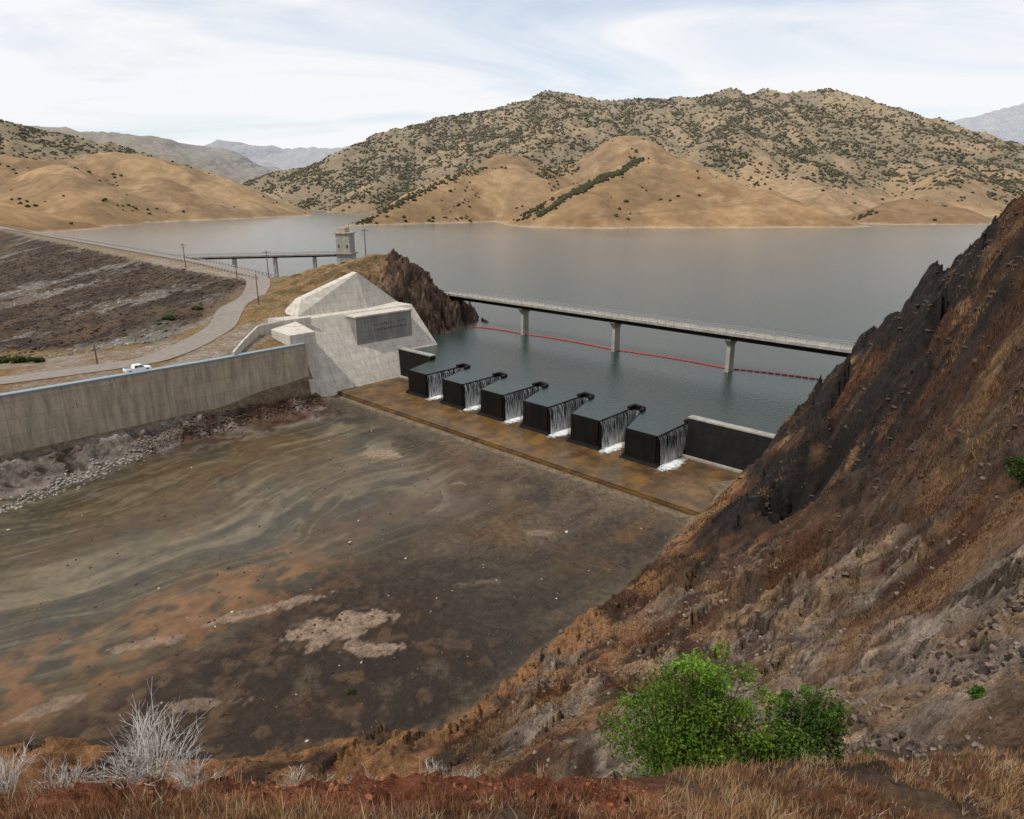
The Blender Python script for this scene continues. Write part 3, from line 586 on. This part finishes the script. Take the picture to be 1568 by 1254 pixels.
for i,(p,q) in enumerate(zip(buoys[:-1],buoys[1:])):
    L=math.hypot(q[0]-p[0],q[1]-p[1]);k=int(L/1.7)
    for j in range(k):
        def pp(t):
            sag=4*t*(1-t)*-3.5;return (p[0]+(q[0]-p[0])*t-N[0]*sag*.4,p[1]+(q[1]-p[1])*t-N[1]*sag*.4,.12)
        a=pp(j/k);c=pp((j+.78)/k);mb.tube(a,c,.2,n=7)
        mb.tube(c,pp((j+1)/k),.05,n=4)
mb.make('red_buoy_line',[red])
# ---------------------------------------------------------------- intake tower
par=bpy.data.objects.new('intake_tower',None);link(par)
T=Matrix.Translation((-95,400,0))@Matrix.Rotation(math.radians(-10),4,'Z')
mb=MB();mb.box(-4.3,4.3,-4,4,-22,13.2,0);mb.box(-5.2,5.2,-5,5,13.2,14,1);mb.box(-4.1,4.1,-3.8,3.8,14,24.5,0);mb.box(-4.8,4.8,-4.5,4.5,24.5,25.2,1);mb.box(-3.2,1.5,-2.5,2.5,25.2,27.6,1)
for x in(-2.5,2.5): mb.box(x-.4,x+.4,-3.9,-3.75,16.5,18.5,2)
mb.tube((2.5,0,25.2),(2.5,0,30),.25);mb.tube((2.5,0,30),(6.5,0,29),.18)
o=mb.make('tower_body',[cMid,cWall,cDark],T,bevel=.1);o.parent=par
mb=MB();q=(-99,399);p=(-192,372);mb.wall(p,q,4,12.7,13.5,0);mb.wall(p,q,2,11.8,12.68,1)
for t in(.0,.2,.42,.64,.86):
    x=p[0]+(q[0]-p[0])*t;y=p[1]+(q[1]-p[1])*t;mb.box(x-.8,x+.8,y-1.2,y+1.2,-18,11.8,0)
d=np.array(q)-np.array(p);d=d/np.linalg.norm(d);nn=np.array([-d[1],d[0]])*1.9
for sg in(-1,1):
    a=(p[0]+nn[0]*sg,p[1]+nn[1]*sg);c=(q[0]+nn[0]*sg,q[1]+nn[1]*sg);mb.wall(a,c,.1,14.5,14.62,2);mb.wall(a,c,.1,14,14.08,2)
    for i in range(38):
        t=i/37;x=a[0]+(c[0]-a[0])*t;y=a[1]+(c[1]-a[1])*t;mb.box(x-.06,x+.06,y-.06,y+.06,13.5,14.5,2)
o=mb.make('access_footbridge',[cMid,cDark,steel]);o.parent=par
# ---------------------------------------------------------------- roads
asph=simple('asphalt_road',(.19,.165,.14),.95,.6,.2,.01)
def road(name,pts,w,mat,lift=.1):
    P2=[]
    for i in range(len(pts)-1):
        a=np.array(pts[i],float);b_=np.array(pts[i+1],float);pa=np.array(pts[max(i-1,0)],float);pb=np.array(pts[min(i+2,len(pts)-1)],float)
        L=np.linalg.norm(b_-a);k=max(2,int(L/2.5))
        for j in range(k):
            t=j/k;P2.append(.5*((2*a)+(-pa+b_)*t+(2*pa-5*a+4*b_-pb)*t*t+(-pa+3*a-3*b_+pb)*t**3))
    P2=np.array(P2);tg=np.gradient(P2,axis=0);tg/=np.linalg.norm(tg,axis=1)[:,None];nr=np.stack([-tg[:,1],tg[:,0]],1)
    m_=9;V=[]
    for i in range(len(P2)):
        us=np.linspace(-w/2,w/2,m_);xx=P2[i,0]+nr[i,0]*us;yy=P2[i,1]+nr[i,1]*us;zz=samp(Z,xx,yy)
        zz=np.maximum(zz,np.mean(zz))
        for j in range(m_): V.append((xx[j],yy[j],zz[j]+lift))
    F=[(i*m_+j,i*m_+j+1,(i+1)*m_+j+1,(i+1)*m_+j) for i in range(len(P2)-1) for j in range(m_-1)]
    return raw_mesh(name,V,F,mat,smooth=True)
road('access_road',[(-100,262),(-90.5,246),(-85,225),(-84,205),(-81.5,180),(-85,160),(-97,146),(-125,124),(-170,82),(-215,40)],8,asph,.14)
road('dam_crest_road',[(-92,254),(-135.5,309.5),(-296,476),(-467,653),(-550,738)],6,asph,.1)
mb=MB()
cr_=[(-93,250),(-139,306),(-300,473),(-471,650)]
for off in(0.8,9.0):
    for p,q in zip(cr_[:-1],cr_[1:]):
        L=math.hypot(q[0]-p[0],q[1]-p[1]);k=int(L/4)
        for j in range(k):
            t=j/k;x=p[0]+(q[0]-p[0])*t+off*.72;y=p[1]+(q[1]-p[1])*t+off*.69;z=H(x,y);mb.box(x-.12,x+.12,y-.12,y+.12,z-.2,z+.95,1)
        a=(p[0]+off*.72,p[1]+off*.69);c=(q[0]+off*.72,q[1]+off*.69);mb.wall(a,c,.12,16.5,16.85,0)
mb.make('guardrail',[steel,wood])
def pole(x,y,h,cross=True):
    z=H(x,y);mb=MB();mb.tube((0,0,-.5),(0,0,h),.2,.13,8)
    if cross:
        mb.box(-1.3,1.3,-.08,.08,h-.9,h-.7)
        mb.box(-.9,.9,-.08,.08,h-2.0,h-1.85)
        for x_ in(-1.2,-.5,.5,1.2): mb.tube((x_,0,h-.7),(x_,0,h-.45),.06)
    mb.make('utility_pole',[wood],Matrix.Translation((x,y,z)))
for a in[(-141,300,10.5),(-88.7,252,10),(-52,248,9.5),(-76,205,9,False),(-90,135,6,False),(-96,154,4.6,False),(-99.5,250,6,False)]: pole(*a)
mb=MB()
for k in range(3):
    p=Vector((430+k*8,500,98-k*7));q=Vector((30,900+k*10,12+k*2));prev=p
    for i in range(1,33):
        t=i/32;c=p.lerp(q,t);c.z-=4*t*(1-t)*12;mb.tube(prev,c,.10,n=4);prev=c
mb.make('power_line',[simple('cable',(.08,.08,.08),.6,1,.1,0)])
def truck(x,y,yaw):
    par=bpy.data.objects.new('pickup_truck',None);link(par);z=H(x,y)+.14
    white=simple('white_car_paint',(.75,.75,.74),.3,1,.04,0);glass=simple('dark_glass',(.02,.025,.03),.1,1,.1,0);tyre=simple('tyre_rubber',(.02,.02,.02),.9,3,.1,0)
    M=Matrix.Translation((x,y,z))@Matrix.Rotation(yaw,4,'Z')
    mb=MB()
    prof=[(-2.7,.45),(2.6,.45),(2.72,.75),(2.6,1.02),(1.35,1.12),(.75,1.72),(-.75,1.75),(-.95,1.14),(-2.7,1.14)]
    n=len(prof);vs=[(a,-.95 if b<1.2 else -.8,b) for a,b in prof]+[(a,.95 if b<1.2 else .8,b) for a,b in prof]
    mb.poly(vs,[tuple(range(n)),tuple(range(n,2*n))[::-1]]+[(i,i+n,(i+1)%n+n,(i+1)%n) for i in range(n)])
    o=mb.make('body',[white],M,bevel=.05);o.parent=par
    mb=MB()
    for sg in(-1,1):
        mb.poly([(1.15,sg*.965,1.16),(.72,sg*.83,1.62),(.08,sg*.83,1.64),(.08,sg*.965,1.16)],[(0,1,2,3)]);mb.poly([(0,sg*.965,1.16),(0,sg*.83,1.64),(-.68,sg*.83,1.64),(-.82,sg*.965,1.16)],[(0,1,2,3)])
    mb.poly([(1.3,-.8,1.2),(1.3,.8,1.2),(.8,.7,1.69),(.8,-.7,1.69)],[(0,1,2,3)]);mb.box(-2.55,-1.05,-.75,.75,1.145,1.16)
    o=mb.make('windows_and_bed',[glass],M);o.parent=par
    mb=MB()
    for a in(-1.75,1.75):
        for sg in(-1,1): mb.tube((a,sg*.72,.38),(a,sg*.98,.38),.39,n=16)
    o=mb.make('wheels',[tyre],M);o.parent=par
truck(-82.7,146.5,math.atan2(N[1],N[0]))
# ---------------------------------------------------------------- vegetation
veg=vcol('dry_plant',.9,.25);leafm=vcol('green_leaf',.55,.4);rockm=vcol('rock_surface',.95,0,2.5,.15)
def blades(name,px,py,h,w,lean,colr,per,spread,mat,cj=.3,zoff=0):
    n=len(px)*per;x=np.repeat(px,per)+RNG.normal(0,1,n)*np.repeat(spread,per);y=np.repeat(py,per)+RNG.normal(0,1,n)*np.repeat(spread,per)
    z=samp(Z,x,y)+zoff-.02;hh=np.repeat(h,per)*RNG.uniform(.5,1.2,n);ww=np.repeat(w,per);a=RNG.uniform(0,6.28,n);la=RNG.uniform(0,6.28,n);ll=hh*lean*RNG.uniform(.1,1,n)
    V=np.zeros((n,5,3));dx,dy=np.cos(a)*ww/2,np.sin(a)*ww/2
    V[:,0]=np.stack([x-dx,y-dy,z],1);V[:,1]=np.stack([x+dx,y+dy,z],1)
    mx,my=x+np.cos(la)*ll*.35,y+np.sin(la)*ll*.35
    V[:,2]=np.stack([mx+dx*.7,my+dy*.7,z+hh*.55],1);V[:,3]=np.stack([mx-dx*.7,my-dy*.7,z+hh*.55],1)
    V[:,4]=np.stack([x+np.cos(la)*ll,y+np.sin(la)*ll,z+hh],1)
    C=np.repeat((np.repeat(colr,per,0)*RNG.uniform(1-cj,1+cj,(n,1)))[:,None,:],5,1)
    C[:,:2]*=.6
    b=np.arange(n)[:,None]*5;F=np.concatenate([b+np.array([[0,1,2]]),b+np.array([[0,2,3]]),b+np.array([[3,2,4]])],0)
    return raw_mesh(name,V.reshape(-1,3),F,mat,np.clip(C.reshape(-1,3),0,1))
n=28000;px=RNG.uniform(-11,13,n);py=RNG.uniform(2.5,13,n)
dg=fbm(px*.6,py*.6,3,401);edge_y=np.where(px<2,7.2,11)
bare_z=samp(ledge,px,py)
ok=(RNG.uniform(0,1,n)<sst(-.5,.2,dg)*(1-.8*bare_z))&(py<edge_y+.6*dg+.2);px,py,dg=px[ok],py[ok],dg[ok]
cc=lerp(np.zeros((len(px),3))+np.array((.36,.21,.10)),np.array((.20,.088,.042)),sst(-.2,.4,fbm(px*.4,py*.4,3,405)))
cc=lerp(cc,np.array((.46,.36,.23)),(RNG.uniform(0,1,len(px))<.16)*1.0)
blades('dry_grass',px,py,RNG.uniform(.08,.3,len(px)),np.full(len(px),.010),.75,cc,9,np.full(len(px),.05),veg)
n=62000;px=RNG.uniform(-6,62,n);py=RNG.uniform(9,118,n);zz=samp(Z,px,py);rr=samp(right,px,py);q_=fbm(px*.12,py*.12,4,411);q2=fbm(px*.5,py*.5,3,413);ro=samp(rmask,px,py);ho=samp(hol,px,py)
ok=(rr>.6)&(zz>-6.5)&(ho<.2)&(RNG.uniform(0,1,n)<(sst(-.2,.45,q_+.5*q2)*.8+.04)*(1-.9*ro))&((RNG.uniform(0,1,n)<.5)|(py<60));px,py=px[ok],py[ok]
cc=lerp(np.zeros((len(px),3))+np.array((.11,.052,.028)),np.array((.27,.165,.08)),sst(.0,.5,fbm(px*.2,py*.2,4,421)+.15*sst(40,15,py)))
D=np.hypot(px,py);blades('dry_scrub',px,py,np.clip(D*.007,.12,.5)*RNG.uniform(.4,1.3,len(px)),np.clip(D*.0011,.016,.08),1.0,cc,12,np.clip(D*.006,.08,.4),veg)
def rocks(name,px,py,size,colr,hi=False,block=1):
    z=samp(Z,px,py);return scatter(name,np.stack([px,py,z+size*.1],1),size,colr,rockm,.2,(.5,1.3),(.3,.7),hi,block=block)
n=12000;px=RNG.uniform(-5,60,n);py=RNG.uniform(10,118,n);rr=samp(right,px,py);q_=fbm(px*.15,py*.15,4,431);zz=samp(Z,px,py);lr=samp(lowrock,px,py)
ok=(rr>.5)&(RNG.uniform(0,1,n)<sst(.1,.5,q_)*.7+.08+.25*sst(-2,-6,zz)+.15*lr);px,py,lr=px[ok],py[ok],lr[ok];D=np.hypot(px,py)
rocks('slope_rocks',px,py,np.clip(D*.003,.03,.22)*RNG.uniform(.3,1.8,len(px)),lerp(np.zeros((len(px),3))+np.array((.075,.05,.038)),np.array((.19,.145,.11)),lr*.8))
n=7000;px=RNG.uniform(7,23,n);py=RNG.uniform(11,27,n);d=np.abs((py-17.0)-(px-13)*.8);ok=RNG.uniform(0,1,n)<np.exp(-d/2.2)*sst(-.5,.2,fbm(px*.4,py*.4,3,441));px,py=px[ok],py[ok]
rocks('broken_rock_rubble',px,py,RNG.uniform(.03,.17,len(px))**1.0*RNG.uniform(.5,1.6,len(px)),lerp(np.zeros((len(px),3))+np.array((.15,.11,.09)),np.array((.04,.03,.025)),(RNG.uniform(0,1,len(px))<.5)*1.0))
n=900;px=RNG.uniform(-5.2,2.6,n);py=7.0+RNG.normal(0,.4,n);rocks('red_soil_clods',px,py,.01+.055*RNG.uniform(0,1,n)**3,np.zeros((n,3))+np.array((.21,.078,.042)))
n=16000;px=RNG.uniform(-330,-88,n);py=RNG.uniform(165,500,n);ok=samp(dam,px,py)>.7;px,py=px[ok],py[ok];g_=samp(sst(.18,.38,dpat+.12*nc),px,py)
rocks('riprap',px,py,RNG.uniform(.2,.75,len(px)),lerp(np.zeros((len(px),3))+np.array((.058,.042,.032)),np.array((.25,.235,.215)),g_))
n=1800;t=RNG.uniform(0,1,n);r_=-22-t*100;s_=np.where(r_>-60,-106,-106+(-r_-60)*.35)+RNG.normal(0,1.6,n)
px,py=O[0]+s_*E[0]+r_*N[0],O[1]+s_*E[1]+r_*N[1];ok=s_>-108;rocks('bank_rocks',px[ok],py[ok],RNG.uniform(.1,.45,ok.sum()),lerp(np.zeros((ok.sum(),3))+np.array((.10,.06,.042)),np.array((.25,.23,.205)),sst(-55,-75,r_[ok])))
n=3600;s_=RNG.uniform(-100,2,n);r_=RNG.uniform(-100,-18,n);kk=RNG.uniform(0,1,n)<sst(-60,0,s_)+.12;s_,r_=s_[kk],r_[kk];n=len(s_);px,py=O[0]+s_*E[0]+r_*N[0],O[1]+s_*E[1]+r_*N[1]
rocks('bed_stones',px,py,.05+.2*RNG.uniform(0,1,n)**3,lerp(np.zeros((n,3))+np.array((.075,.055,.04)),np.array((.45,.4,.34)),(RNG.uniform(0,1,n)<.07)*1.0))
def leafbush(name,x,y,w,h,nl,leaf,base=(.055,.13,.018),lumps=16,zoff=0.,sprigs=0):
    z=H(x,y)+zoff;L=[];
    for i in range(lumps):
        a=random.uniform(0,6.28);rr=random.uniform(.1,.8)**.7;L.append((math.cos(a)*rr*w*.40,math.sin(a)*rr*w*.3,h*random.uniform(.2,.70)*(1-.35*rr),random.uniform(.13,.25)*w*.75,random.uniform(.6,1.4)))
    for i in range(sprigs):
        a=random.uniform(0,6.28);rr=random.uniform(.0,.9);L.append((math.cos(a)*rr*w*.44,math.sin(a)*rr*w*.3,h*random.uniform(.45,.92)*(1-.45*rr),random.uniform(.05,.09)*w*.75,random.uniform(.9,1.6)))
    lumps+=sprigs;L=np.array(L);pk=L[:,3]**1.6;k=RNG.choice(lumps,nl,p=pk/pk.sum());d=RNG.normal(0,1,(nl,3));d/=np.linalg.norm(d,axis=1)[:,None];rad=RNG.uniform(.45,1.22,nl)
    c=L[k,:3]+d*(L[k,3]*rad)[:,None]*np.array([1,1,.8]);c[:,2]=np.abs(c[:,2]);c+=np.array([x,y,z])
    u=RNG.normal(0,1,(nl,3));u/=np.linalg.norm(u,axis=1)[:,None];v=np.cross(u,d+RNG.normal(0,.5,(nl,3)));v/=np.linalg.norm(v,axis=1)[:,None]
    s=leaf*RNG.uniform(.6,1.4,nl)[:,None];V=np.stack([c-u*s,c+v*s*.45,c+u*s,c-v*s*.45],1)
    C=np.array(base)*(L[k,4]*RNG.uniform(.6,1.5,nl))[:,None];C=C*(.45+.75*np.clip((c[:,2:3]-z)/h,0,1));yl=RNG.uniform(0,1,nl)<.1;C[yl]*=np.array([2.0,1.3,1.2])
    F=np.arange(nl*4).reshape(-1,4);par=bpy.data.objects.new(name,None);link(par)
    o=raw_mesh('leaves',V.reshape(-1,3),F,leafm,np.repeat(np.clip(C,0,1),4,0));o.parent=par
    mb=MB()
    for i in range(lumps):
        p=(x+random.uniform(-.15,.15),y+random.uniform(-.1,.1),z-.3);m_=(x+L[i,0]*.5,y+L[i,1]*.5,z+L[i,2]*.6);q=(x+L[i,0],y+L[i,1],z+L[i,2]+L[i,3]*.6)
        mb.tube(p,m_,.012*h,.008*h,5);mb.tube(m_,q,.008*h,.004,5)
    o=mb.make('stems',[wood]);o.parent=par
leafbush('green_bush',4.1,12.0,5.0,4.5,26000,.042,base=(.095,.175,.02),lumps=22,sprigs=36)
leafbush('green_bush',6.0,11.6,2.8,2.2,9000,.04,base=(.06,.115,.02),lumps=10,sprigs=14)
leafbush('low_green_plant',10.0,15.0,1.0,.45,1200,.035);leafbush('low_green_plant',12.6,15.3,.8,.35,800,.035)
leafbush('green_bush',27.6,34,2.6,2.4,3000,.08,base=(.05,.09,.02));leafbush('low_green_plant',-18,63.5,1.5,.5,500,.07,base=(.05,.08,.02))
for a in[(-118,160,5,2.2),(-113,158,4,1.8),(-124,163,4,2),(-104,205,5,1.3),(-99,214,4,1.2),(-62,254,5,2.4)]: leafbush('roadside_shrub',a[0],a[1],a[2],a[3],900,.28,base=(.05,.085,.02),lumps=8)
pale_m=simple('pale_bare_twig',(.50,.48,.45),.9,20,.2,0)
def bare(x,y,h,nb_,spread=.8,col=None):
    z=H(x,y);mb=MB()
    def br(p,d,L,r,lv):
        q=p+d*L;mb.tube(p,q,r,r*.6,4)
        if lv==0:return
        for _ in range(random.choice([2,3,3])):
            nd_=(d+Vector((random.gauss(0,.42),random.gauss(0,.42),random.gauss(.12,.25)))).normalized();br(p.lerp(q,random.uniform(.45,1)),nd_,L*random.uniform(.5,.8),r*.6,lv-1)
    for i in range(nb_):
        a=random.uniform(0,6.28);d=Vector((math.cos(a)*spread*random.uniform(.1,1),math.sin(a)*spread*random.uniform(.1,1),1)).normalized()
        br(Vector((x+random.gauss(0,.10*h),y+random.gauss(0,.08*h),z-.05)),d,h*random.uniform(.35,.5),.009*(h**.5),3)
    mb.make('bare_white_shrub',[pale_m])
bare(-4.85,7.2,1.2,36,.95);bare(-4.2,7.1,.8,16,.9);bare(-6.0,7.2,.6,14,.9);bare(-6.6,7.0,.7,18,.9)
for i in range(18): bare(-3.4+i*.17+random.uniform(-.08,.08),7.35+random.uniform(-.1,.25),random.uniform(.3,.6),7,.7)
# ---------------------------------------------------------------- sky, sun
SUN=Vector((-.45,-.30,.84)).normalized();el=math.asin(SUN.z);az=math.atan2(SUN.x,SUN.y)
w=bpy.data.worlds.new('World');scene.world=w;w.use_nodes=True;nt=w.node_tree;bg=nt.nodes['Background']
sky=nd(nt,'ShaderNodeTexSky',sky_type='NISHITA');sky.sun_disc=False;sky.sun_elevation=el;sky.sun_rotation=az;sky.dust_density=.8;sky.ozone_density=1.5;sky.altitude=200
nt.links.new(sky.outputs[0],bg.inputs[0]);bg.inputs[1].default_value=.15
tc=nd(nt,'ShaderNodeTexCoord');sp=nd(nt,'ShaderNodeSeparateXYZ');nt.links.new(tc.outputs['Generated'],sp.inputs[0])
az_=nd(nt,'ShaderNodeMath',operation='ADD');nt.links.new(sp.outputs['Z'],az_.inputs[0]);az_.inputs[1].default_value=.12
dx=nd(nt,'ShaderNodeMath',operation='DIVIDE');nt.links.new(sp.outputs['X'],dx.inputs[0]);nt.links.new(az_.outputs[0],dx.inputs[1])
dy=nd(nt,'ShaderNodeMath',operation='DIVIDE');nt.links.new(sp.outputs['Y'],dy.inputs[0]);nt.links.new(az_.outputs[0],dy.inputs[1])
cb=nd(nt,'ShaderNodeCombineXYZ');nt.links.new(dx.outputs[0],cb.inputs[0]);nt.links.new(dy.outputs[0],cb.inputs[1])
mp=nd(nt,'ShaderNodeMapping');mp.inputs['Scale'].default_value=(.42,.75,1);mp.inputs['Location'].default_value=(5.3,2.6,0);mp.inputs['Rotation'].default_value=(0,0,.35);nt.links.new(cb.outputs[0],mp.inputs[0])
n1=noise(nt,1.0,9,mp.outputs[0],.58);n1.inputs['Distortion'].default_value=.8
r=ramp(nt,n1.outputs[0],[(.36,.45),(.54,1.0)])
bg2=nd(nt,'ShaderNodeBackground');bg2.inputs[0].default_value=(.92,.925,.94,1);bg2.inputs[1].default_value=1.02
mx=nd(nt,'ShaderNodeMixShader');nt.links.new(r.outputs[0],mx.inputs[0]);nt.links.new(bg.outputs[0],mx.inputs[1]);nt.links.new(bg2.outputs[0],mx.inputs[2])
nt.links.new(mx.outputs[0],nt.nodes['World Output'].inputs[0])
sl=bpy.data.lights.new('sun','SUN');sl.energy=3.4;sl.angle=math.radians(.8);sl.color=(1,.925,.81);so=link(bpy.data.objects.new('sun',sl));so.rotation_euler=SUN.to_track_quat('Z','Y').to_euler()
cd=bpy.data.cameras.new('camera');cd.sensor_width=36;cd.lens=24;cd.clip_start=.1;cd.clip_end=30000
co=link(bpy.data.objects.new('camera',cd));co.location=(0,0,45);co.rotation_euler=(math.radians(90-17.4),0,0);scene.camera=co
scene.view_settings.view_transform='Standard';scene.view_settings.look='None';scene.view_settings.exposure=0
print('verts',nx*ny,FX.size,len(tx))
